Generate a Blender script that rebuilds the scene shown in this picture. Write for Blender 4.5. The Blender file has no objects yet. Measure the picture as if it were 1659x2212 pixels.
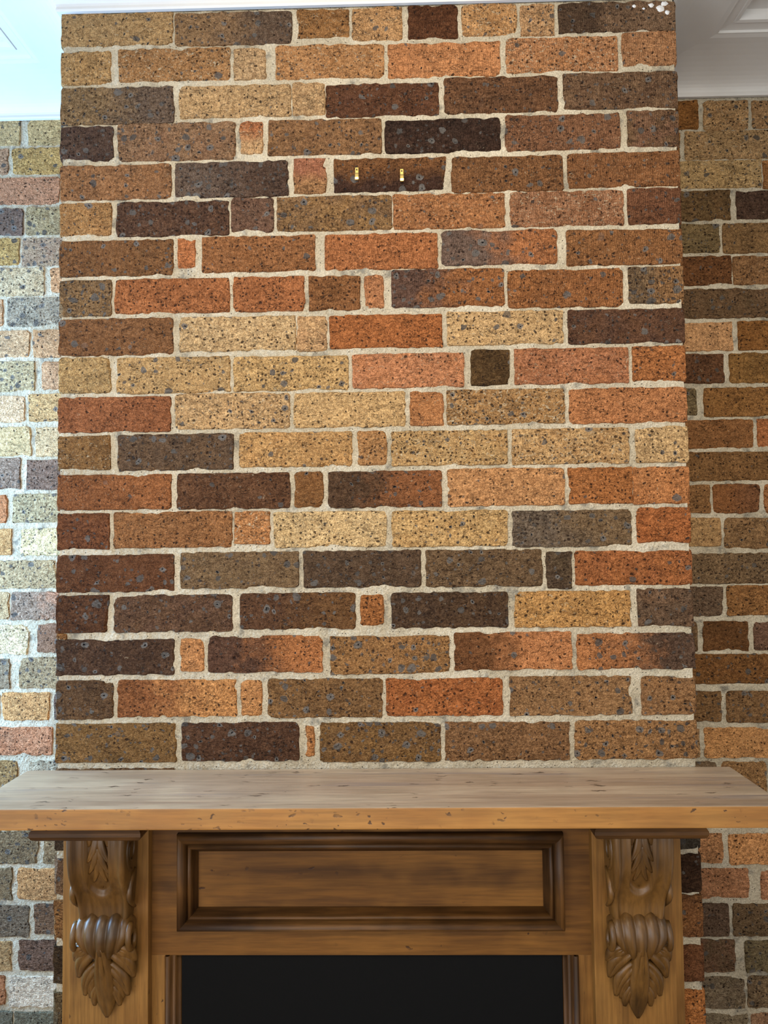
import bpy, bmesh, math, random
from mathutils import Matrix, Vector, noise

# ------------------------------------------------------------------ camera, light, exposure
S = bpy.context.scene
COL = S.collection
CAM_H = 1.60
cam_data = bpy.data.cameras.new('camera')
cam = bpy.data.objects.new('camera', cam_data)
COL.objects.link(cam)
F_PX, IMG_W, IMG_H = 1533.0, 1659.0, 2212.0
cam_data.sensor_fit = 'VERTICAL'
cam_data.sensor_height = 24.0
cam_data.lens = 24.0 * F_PX / IMG_H
cam_data.clip_start = 0.02
YAW, PITCH, ROLL = 0.0194538, 0.0432688, -0.0116311
cy, sy, cp, sp = math.cos(YAW), math.sin(YAW), math.cos(PITCH), math.sin(PITCH)
fwd = Vector((-sy*cp, cy*cp, sp)); r0 = Vector((cy, sy, 0)); u0 = r0.cross(fwd)
rt = math.cos(ROLL)*r0 + math.sin(ROLL)*u0
up = -math.sin(ROLL)*r0 + math.cos(ROLL)*u0
cam.matrix_world = Matrix((( rt.x, up.x, -fwd.x, 0.0531), (rt.y, up.y, -fwd.y, -1.40549),
                           (rt.z, up.z, -fwd.z, CAM_H), (0, 0, 0, 1)))
S.camera = cam

world = bpy.data.worlds.new('world'); S.world = world
world.use_nodes = True
world.node_tree.nodes['Background'].inputs[0].default_value = (0.75, 0.85, 1.0, 1)
world.node_tree.nodes['Background'].inputs[1].default_value = 0.05

S.view_settings.view_transform = 'Standard'
S.view_settings.look = 'None'
S.view_settings.gamma = 1.0
S.view_settings.use_curve_mapping = False
S.view_settings.exposure = 0.22

def area_light(name, loc, aim, sx, sy_, power, colour, spread=180):
    d = bpy.data.lights.new(name, 'AREA'); d.shape = 'RECTANGLE'
    d.size, d.size_y, d.energy, d.color = sx, sy_, power, colour
    d.spread = math.radians(spread)
    o = bpy.data.objects.new(name, d); COL.objects.link(o)
    o.location = loc
    o.rotation_euler = (Vector(aim) - Vector(loc)).to_track_quat('-Z', 'Y').to_euler()
    return o

ROOM_X, ROOM_Y = 1.55, -3.4            # half width of the room, rear wall
# daylight through the side window (cool), through the garden doors behind the camera, and an added ceiling spot
area_light('window_daylight', (-ROOM_X+0.015, -0.01, 1.66), (0, -0.01, 1.66), 0.68, 1.30, 66, (0.31, 0.60, 1.0))
area_light('front_window_daylight', (-ROOM_X+0.015, -2.15, 1.45), (0, -2.15, 1.45), 1.7, 1.7, 42, (0.92, 0.96, 1.0))
area_light('door_daylight', (-0.35, ROOM_Y+0.03, 1.25), (-0.35, 0, 1.25), 2.0, 2.1, 38, (1.0, 0.95, 0.88))
lamp_data = bpy.data.lights.new('added_wash_spot', 'SPOT')
lamp_data.energy, lamp_data.color, lamp_data.shadow_soft_size = 88, (1.0, 0.86, 0.68), 0.10
lamp_data.spot_size, lamp_data.spot_blend = math.radians(74), 0.8  # added unseen spot, its cone and aim shaped to light the breast evenly
lamp_light = bpy.data.objects.new('added_wash_spot', lamp_data); COL.objects.link(lamp_light)
LAMP = Vector((0.05, -1.60, 2.60))
lamp_light.location = LAMP
lamp_light.rotation_euler = (Vector((0.06, 0, 1.98))-LAMP).to_track_quat('-Z', 'Y').to_euler()

# ------------------------------------------------------------------ helpers
rnd = random.Random(11)
def lin(c):
    c /= 255.0
    return c/12.92 if c <= 0.04045 else ((c+0.055)/1.055)**2.4
def rgb(h):
    if isinstance(h, str):
        h = tuple(int(h[i:i+2], 16) for i in (0, 2, 4))
    return tuple(lin(v) for v in h)
def link(name, me, mat=None, parent=None, loc=(0, 0, 0)):
    o = bpy.data.objects.new(name, me); COL.objects.link(o)
    if mat is not None and me is not None and not me.materials: me.materials.append(mat)
    o.location = loc
    if parent is not None: o.parent = parent
    return o
def mesh(name, verts, faces, smooth=False):
    me = bpy.data.meshes.new(name); me.from_pydata([tuple(v) for v in verts], [], faces)
    me.validate(); me.update()
    if smooth: me.polygons.foreach_set('use_smooth', [True]*len(me.polygons))
    return me
def tag(o, label, cat=None, kind=None, group=None):
    o['label'] = label
    if cat: o['category'] = cat
    if kind: o['kind'] = kind
    if group: o['group'] = group
    return o
def box_mesh(name, x0, x1, y0, y1, z0, z1, bevel=0.0, seg=2, origin=(0, 0, 0)):
    bm = bmesh.new()
    bmesh.ops.create_cube(bm, size=1.0)
    for v in bm.verts:
        v.co = Vector(((x0+x1)/2+v.co.x*(x1-x0)-origin[0], (y0+y1)/2+v.co.y*(y1-y0)-origin[1],
                       (z0+z1)/2+v.co.z*(z1-z0)-origin[2]))
    if bevel: bmesh.ops.bevel(bm, geom=bm.edges[:], offset=bevel, segments=seg, affect='EDGES', profile=0.6)
    bmesh.ops.recalc_face_normals(bm, faces=bm.faces[:])
    me = bpy.data.meshes.new(name); bm.to_mesh(me); bm.free()
    return me
def box(name, x0, x1, y0, y1, z0, z1, mat, parent=None, bevel=0.0, seg=2):
    o = ((x0+x1)/2, (y0+y1)/2, (z0+z1)/2)
    return link(name, box_mesh(name, x0, x1, y0, y1, z0, z1, bevel, seg, o), mat, parent, o)

# ------------------------------------------------------------------ materials
class NT:
    def __init__(s, name):
        s.m = bpy.data.materials.new(name); s.m.use_nodes = True
        s.t = s.m.node_tree; s.b = s.t.nodes['Principled BSDF']
    def n(s, typ, **kw):
        x = s.t.nodes.new(typ)
        for k, v in kw.items(): setattr(x, k, v)
        return x
    def put(s, sock, v):
        if hasattr(v, 'is_output'): s.t.links.new(v, sock)
        elif isinstance(v, (tuple, list)) and len(v) == 3 and sock.type == 'RGBA': sock.default_value = (*v, 1)
        else: sock.default_value = v
    def math(s, op, a, b=0.0, clamp=False):
        x = s.n('ShaderNodeMath', operation=op, use_clamp=clamp)
        s.put(x.inputs[0], a); s.put(x.inputs[1], b); return x.outputs[0]
    def vmath(s, op, a, b):
        x = s.n('ShaderNodeVectorMath', operation=op)
        s.put(x.inputs[0], a); s.put(x.inputs[1], b); return x.outputs[0]
    def mix(s, f, a, b, mode='MIX'):
        x = s.n('ShaderNodeMix', data_type='RGBA', blend_type=mode)
        s.put(x.inputs[0], f); s.put(x.inputs[6], a); s.put(x.inputs[7], b); return x.outputs[2]
    def noise(s, vec, scale, detail=3, rough=0.55, dist=0.0):
        x = s.n('ShaderNodeTexNoise')
        s.put(x.inputs['Vector'], vec); x.inputs['Scale'].default_value = scale
        x.inputs['Detail'].default_value = detail; x.inputs['Roughness'].default_value = rough
        x.inputs['Distortion'].default_value = dist
        return x.outputs[0]
    def noisec(s, vec, scale, detail=2):
        x = s.n('ShaderNodeTexNoise'); s.put(x.inputs['Vector'], vec)
        x.inputs['Scale'].default_value = scale; x.inputs['Detail'].default_value = detail
        return x.outputs[1]
    def voro(s, vec, scale, flat=False):      # flat: cells lie in XY, else on upright faces
        x = s.n('ShaderNodeTexVoronoi', voronoi_dimensions='2D'); x.inputs['Scale'].default_value = scale
        q = s.sep(vec); cb = s.n('ShaderNodeCombineXYZ')
        s.put(cb.inputs[0], q[0] if flat else s.math('ADD', q[0], q[1])); s.put(cb.inputs[1], q[1] if flat else q[2])
        s.t.links.new(cb.outputs[0], x.inputs['Vector'])
        sep = s.n('ShaderNodeSeparateColor'); s.t.links.new(x.outputs['Color'], sep.inputs[0])
        return x.outputs['Distance'], sep.outputs[0], sep.outputs[1], sep.outputs[2]
    def step(s, v, lo, hi):          # smooth 0..1 between lo and hi
        x = s.n('ShaderNodeMapRange', interpolation_type='SMOOTHSTEP')
        s.put(x.inputs[0], v); s.put(x.inputs[1], lo); s.put(x.inputs[2], hi)
        return x.outputs[0]
    def attr(s, name):
        x = s.n('ShaderNodeAttribute', attribute_type='OBJECT', attribute_name=name); return x
    def sep(s, v):
        x = s.n('ShaderNodeSeparateXYZ'); s.put(x.inputs[0], v); return x.outputs
    def bump(s, h, strength, dist):
        x = s.n('ShaderNodeBump'); x.inputs['Strength'].default_value = strength
        x.inputs['Distance'].default_value = dist; s.put(x.inputs['Height'], h)
        s.t.links.new(x.outputs[0], s.b.inputs['Normal'])
    def out(s, col, rough=0.9, spec=0.3):
        s.put(s.b.inputs['Base Color'], col); s.put(s.b.inputs['Roughness'], rough)
        s.b.inputs['Specular IOR Level'].default_value = spec
        return s.m

def brick_material():
    k = NT('fired_clay_brick')
    tc = k.n('ShaderNodeTexCoord'); oi = k.n('ShaderNodeObjectInfo')
    off = k.n('ShaderNodeCombineXYZ')
    k.put(off.inputs[0], k.math('MULTIPLY', oi.outputs['Random'], 37.0))
    k.put(off.inputs[1], k.math('MULTIPLY', oi.outputs['Random'], 91.0))
    k.put(off.inputs[2], k.math('MULTIPLY', oi.outputs['Random'], 53.0))
    P = k.vmath('ADD', tc.outputs['Object'], off.outputs[0])
    wob = k.vmath('SUBTRACT', k.noisec(P, 45, 2), (0.5, 0.5, 0.5))
    PW = k.vmath('ADD', P, k.vmath('MULTIPLY', wob, (0.012, 0.012, 0.012)))
    ta, tb = k.attr('tone_a').outputs['Color'], k.attr('tone_b').outputs['Color']
    mk = k.sep(k.attr('marks').outputs['Vector'])        # spots, pits, cream
    bl = k.sep(k.attr('blend').outputs['Vector'])        # left-right, top-bottom, comb marks
    g = k.sep(tc.outputs['Generated'])
    t = k.math('MULTIPLY', k.math('SUBTRACT', g[0], 0.5), bl[0])
    t = k.math('ADD', t, k.math('MULTIPLY', k.math('SUBTRACT', 0.5, g[2]), bl[1]))
    mot = k.math('MULTIPLY', k.math('SUBTRACT', k.noise(PW, 26, 4, 0.6), 0.5), 2.4)
    t = k.math('ADD', k.math('ADD', t, mot), 0.5, True)
    base = k.mix(t, ta, tb)
    # large tonal drift and fine grain
    drift = k.noise(P, 14, 3, 0.6)
    base = k.mix(1.0, base, k.mix(drift, (0.72, 0.72, 0.74), (1.26, 1.22, 1.18)), 'MULTIPLY')
    grain = k.noise(P, 420, 4, 0.7)
    grit = k.step(grain, 0.30, 0.70)
    base = k.mix(1.0, base, k.mix(grit, (0.52, 0.48, 0.45), (1.40, 1.40, 1.38)), 'MULTIPLY')
    blot = k.noise(PW, 150, 3, 0.6)
    base = k.mix(1.0, base, k.mix(k.step(blot, 0.34, 0.66), (0.74, 0.70, 0.66), (1.20, 1.20, 1.18)), 'MULTIPLY')
    # cream lime flecks and streaks
    fl = k.noise(k.vmath('MULTIPLY', PW, (0.8, 1.0, 1.2)), 130, 3, 0.6, 1.6)
    th = k.math('SUBTRACT', 0.68, k.math('MULTIPLY', mk[2], 0.17))
    fleck = k.step(fl, th, k.math('ADD', th, 0.07))
    base = k.mix(k.math('MULTIPLY', fleck, k.math('ADD', k.math('MULTIPLY', mk[2], 0.5), 0.35)), base, rgb((240, 218, 180)))
    # dark pits
    d1, a1, b1, c1 = k.voro(PW, 120)
    on = k.step(a1, k.math('SUBTRACT', 1.0, k.math('MULTIPLY', mk[1], 0.75)), k.math('SUBTRACT', 1.03, k.math('MULTIPLY', mk[1], 0.75)))
    rad = k.math('ADD', k.math('MULTIPLY', b1, 0.26), 0.09)
    pit = k.math('MULTIPLY', on, k.math('SUBTRACT', 1.0, k.step(d1, k.math('MULTIPLY', rad, 0.6), rad)))
    base = k.mix(k.math('MULTIPLY', pit, 0.85), base, rgb((52, 36, 28)))
    # grey iron spots with a burnt core
    d2, a2, b2, c2 = k.voro(PW, 44)
    thr = k.math('SUBTRACT', 1.0, mk[0])
    on2 = k.step(a2, thr, k.math('ADD', thr, 0.02))
    rad2 = k.math('ADD', k.math('MULTIPLY', k.math('MULTIPLY', b2, b2), 0.30), 0.09)
    rag = k.math('ADD', d2, k.math('MULTIPLY', k.math('SUBTRACT', k.noise(P, 260, 3), 0.5), 0.16))
    spot = k.math('MULTIPLY', on2, k.math('SUBTRACT', 1.0, k.step(rag, k.math('MULTIPLY', rad2, 0.75), rad2)))
    base = k.mix(k.math('MULTIPLY', spot, 0.88), base, k.mix(c2, rgb((92, 86, 80)), rgb((134, 127, 119))))
    d3, a3, b3, c3 = k.voro(PW, 92)
    thr3 = k.math('SUBTRACT', 1.0, k.math('MULTIPLY', mk[0], 0.55))
    rad3 = k.math('ADD', k.math('MULTIPLY', b3, 0.24), 0.10)
    sp3 = k.math('MULTIPLY', k.step(a3, thr3, k.math('ADD', thr3, 0.02)),
                 k.math('SUBTRACT', 1.0, k.step(d3, k.math('MULTIPLY', rad3, 0.7), rad3)))
    base = k.mix(k.math('MULTIPLY', sp3, 0.8), base, k.mix(c3, rgb((60, 53, 48)), rgb((116, 109, 103))))
    core = k.math('MULTIPLY', k.math('MULTIPLY', on2, k.step(c2, 0.62, 0.66)),
                  k.math('SUBTRACT', 1.0, k.step(rag, 0.035, 0.085)))
    base = k.mix(core, base, rgb((20, 17, 18)))
    # creases pressed into the clay
    cn = k.noise(k.vmath('MULTIPLY', PW, (1.0, 1.0, 2.1)), 34, 3, 0.55, 0.9)
    cr = k.math('SUBTRACT', 1.0, k.step(k.math('ABSOLUTE', k.math('SUBTRACT', cn, 0.5)), 0.0, 0.017))
    cr = k.math('MULTIPLY', cr, k.step(k.noise(P, 22, 2), 0.43, 0.55))
    base = k.mix(k.math('MULTIPLY', cr, 0.55), base, rgb((48, 32, 24)))
    fold = k.noise(k.vmath('MULTIPLY', PW, (0.55, 0.8, 1.9)), 70, 3, 0.6, 1.2)
    fold = k.math('ABSOLUTE', k.math('SUBTRACT', fold, 0.5))
    # relief
    comb = k.n('ShaderNodeTexWave', bands_direction='X'); k.put(comb.inputs['Vector'], PW)
    comb.inputs['Scale'].default_value = 75; comb.inputs['Distortion'].default_value = 2.5
    comb.inputs['Detail Scale'].default_value = 2.0
    h = k.math('MULTIPLY', k.noise(P, 60, 4, 0.65), 1.6)
    h = k.math('ADD', h, k.math('MULTIPLY', grain, 0.8))
    h = k.math('ADD', h, k.math('MULTIPLY', fold, 2.5))
    h = k.math('ADD', h, k.math('MULTIPLY', k.math('MULTIPLY', comb.outputs[0], bl[2]), 0.24))
    h = k.math('SUBTRACT', h, k.math('MULTIPLY', cr, 0.7))
    h = k.math('SUBTRACT', h, k.math('MULTIPLY', pit, 0.9))
    h = k.math('SUBTRACT', h, k.math('MULTIPLY', core, 1.4))
    h = k.math('ADD', h, k.math('MULTIPLY', fleck, 0.25))
    k.bump(h, 1.0, 0.0085)
    return k.out(base, 0.9, 0.06)

def mortar_material():
    k = NT('sandy_lime_mortar')
    tc = k.n('ShaderNodeTexCoord'); P = tc.outputs['Object']
    n1 = k.noise(P, 9, 3); n2 = k.noise(P, 300, 4, 0.7); n3 = k.noise(P, 55, 3)
    c = k.mix(k.step(n1, 0.35, 0.65), rgb((186, 174, 150)), rgb((206, 195, 172)))
    c = k.mix(k.math('MULTIPLY', k.step(k.noise(P, 17, 3, 0.6), 0.52, 0.66), k.step(n3, 0.38, 0.6)), c, rgb((142, 136, 122)))
    c = k.mix(1.0, c, k.mix(k.step(n2, 0.3, 0.7), (0.72, 0.71, 0.69), (1.2, 1.2, 1.2)), 'MULTIPLY')
    d, a, b, e = k.voro(P, 160)
    dot = k.math('MULTIPLY', k.step(a, 0.93, 0.95), k.math('SUBTRACT', 1.0, k.step(d, 0.1, 0.25)))
    c = k.mix(dot, c, rgb((60, 50, 42)))
    h = k.math('ADD', k.math('MULTIPLY', n2, 0.8), k.math('MULTIPLY', k.noise(P, 130, 3, 0.6), 1.2))
    k.bump(h, 1.0, 0.006)
    return k.out(c, 0.95, 0.15)

def wood_material(name, dark, mid, light, axis='X', marks=0.0, rough=0.42, wear=None, spec=0.5, contrast=1.0, flat=False):
    k = NT(name)
    tc = k.n('ShaderNodeTexCoord'); oi = k.n('ShaderNodeObjectInfo')
    off = k.n('ShaderNodeCombineXYZ')
    for i in range(3): k.put(off.inputs[i], k.math('MULTIPLY', oi.outputs['Random'], 7.0+5*i))
    P0 = k.vmath('ADD', tc.outputs['Object'], off.outputs[0])
    sc = {'X': (0.055, 1, 1), 'Z': (1, 1, 0.055)}[axis]
    P = k.vmath('MULTIPLY', P0, sc)
    n1 = k.noise(P, 22, 5, 0.6, 0.4); n2 = k.noise(P, 160, 4, 0.65); n3 = k.noise(P0, 5.5, 3, 0.6)
    c = k.mix(k.step(n1, 0.36, 0.62), rgb(dark), rgb(mid))
    c = k.mix(k.step(n3, 0.38, 0.72), c, rgb(light))
    c = k.mix(1.0, c, k.mix(k.step(n2, 0.3, 0.7), (1-0.24*contrast,)*3, (1+0.16*contrast,)*3), 'MULTIPLY')
    if wear:
        c = k.mix(k.math('MULTIPLY', k.step(k.noise(P, 48, 4, 0.6), 0.55, 0.74), 0.6), c, rgb(wear))
    h = k.math('ADD', k.math('MULTIPLY', n2, 0.5), n1)
    if marks:
        w = k.vmath('MULTIPLY', k.vmath('SUBTRACT', k.noisec(P0, 70, 3), (0.5, 0.5, 0.5)), (0.016, 0.016, 0.016))
        PD = k.vmath('ADD', P0, w)
        PD = k.vmath('MULTIPLY', PD, (0.18 if flat else 0.55, 1, 1) if axis == 'X' else (1, 1, 0.5))
        d, a, b, e = k.voro(PD, 120 if flat else 105, flat)
        th = 1.0-marks
        clump = k.step(k.noise(P0, 11, 3), 0.47, 0.60)
        rr = k.math('ADD', k.math('MULTIPLY', b, 0.34), 0.05)
        dot = k.math('MULTIPLY', k.math('MULTIPLY', k.step(a, th, th+0.02), clump),
                     k.math('SUBTRACT', 1.0, k.step(d, k.math('MULTIPLY', rr, 0.5), rr)))
        c = k.mix(k.math('MULTIPLY', dot, 0.85), c, rgb((48, 28, 16)))
        h = k.math('SUBTRACT', h, k.math('MULTIPLY', dot, 1.0))
    k.bump(h, 0.25, 0.0012)
    return k.out(c, k.math('ADD', rough, k.math('MULTIPLY', n2, 0.15)), spec)

def plain_material(name, col, rough=0.6, metal=0.0, spec=0.4, bump=0.0, bscale=40):
    k = NT(name)
    tc = k.n('ShaderNodeTexCoord')
    n = k.noise(tc.outputs['Object'], bscale, 4, 0.6)
    c = k.mix(n, tuple(v*0.93 for v in rgb(col)), tuple(v*1.05 for v in rgb(col)))
    k.b.inputs['Metallic'].default_value = metal
    if bump: k.bump(n, 0.4, bump)
    return k.out(c, rough, spec)

M_BRICK = brick_material()
M_MORTAR = mortar_material()
M_PLASTER = plain_material('white_painted_plaster', (204, 202, 198), 0.55, bump=0.0006, bscale=9)
M_WALLPAINT = plain_material('warm_white_wall_paint', (222, 214, 200), 0.8)
M_WOOD_H = wood_material('stained_pine_horizontal', (74, 46, 16), (104, 68, 26), (116, 78, 32), 'X', 0.06, rough=0.5, spec=0.25)
M_WOOD_V = wood_material('stained_pine_vertical', (96, 63, 25), (124, 85, 37), (136, 97, 46), 'Z', 0.04, rough=0.48, spec=0.3)
M_EDGE = wood_material('stained_pine_shelf_edge', (130, 86, 36), (150, 103, 46), (158, 113, 54), 'X', 0.55, contrast=0.8)
M_TOP = wood_material('worn_pine_top_with_sheen', (152, 124, 96), (184, 158, 126), (164, 136, 108), 'X', 0.30, 0.30, (126, 112, 104), contrast=0.8, flat=True)  # worn grey pine, with the top's sheen mixed in as a paler colour
M_MOULD_H = wood_material('dark_waxed_moulding_horizontal', (46, 28, 11), (78, 50, 21), (92, 61, 27), 'X', 0.0, 0.42, contrast=1.5, spec=0.3)
M_MOULD_V = wood_material('dark_waxed_moulding_vertical', (46, 28, 11), (78, 50, 21), (92, 61, 27), 'Z', 0.0, 0.42, contrast=1.5, spec=0.3)
M_CARVE = wood_material('carved_waxed_timber', (56, 37, 14), (88, 60, 25), (106, 74, 33), 'Z', 0.0, 0.32, spec=0.45)
M_BLACK = plain_material('matt_black_board', (9, 10, 11), 0.75, spec=0.12, bump=0.0003, bscale=300)
M_BRASS = plain_material('polished_brass', (226, 190, 108), 0.25, 1.0)
M_STEEL = plain_material('dark_steel', (60, 58, 55), 0.4, 0.9)
M_FLOOR = wood_material('polished_floorboards', (92, 58, 30), (126, 84, 46), (140, 96, 56), 'X', 0.0, 0.35)

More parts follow.
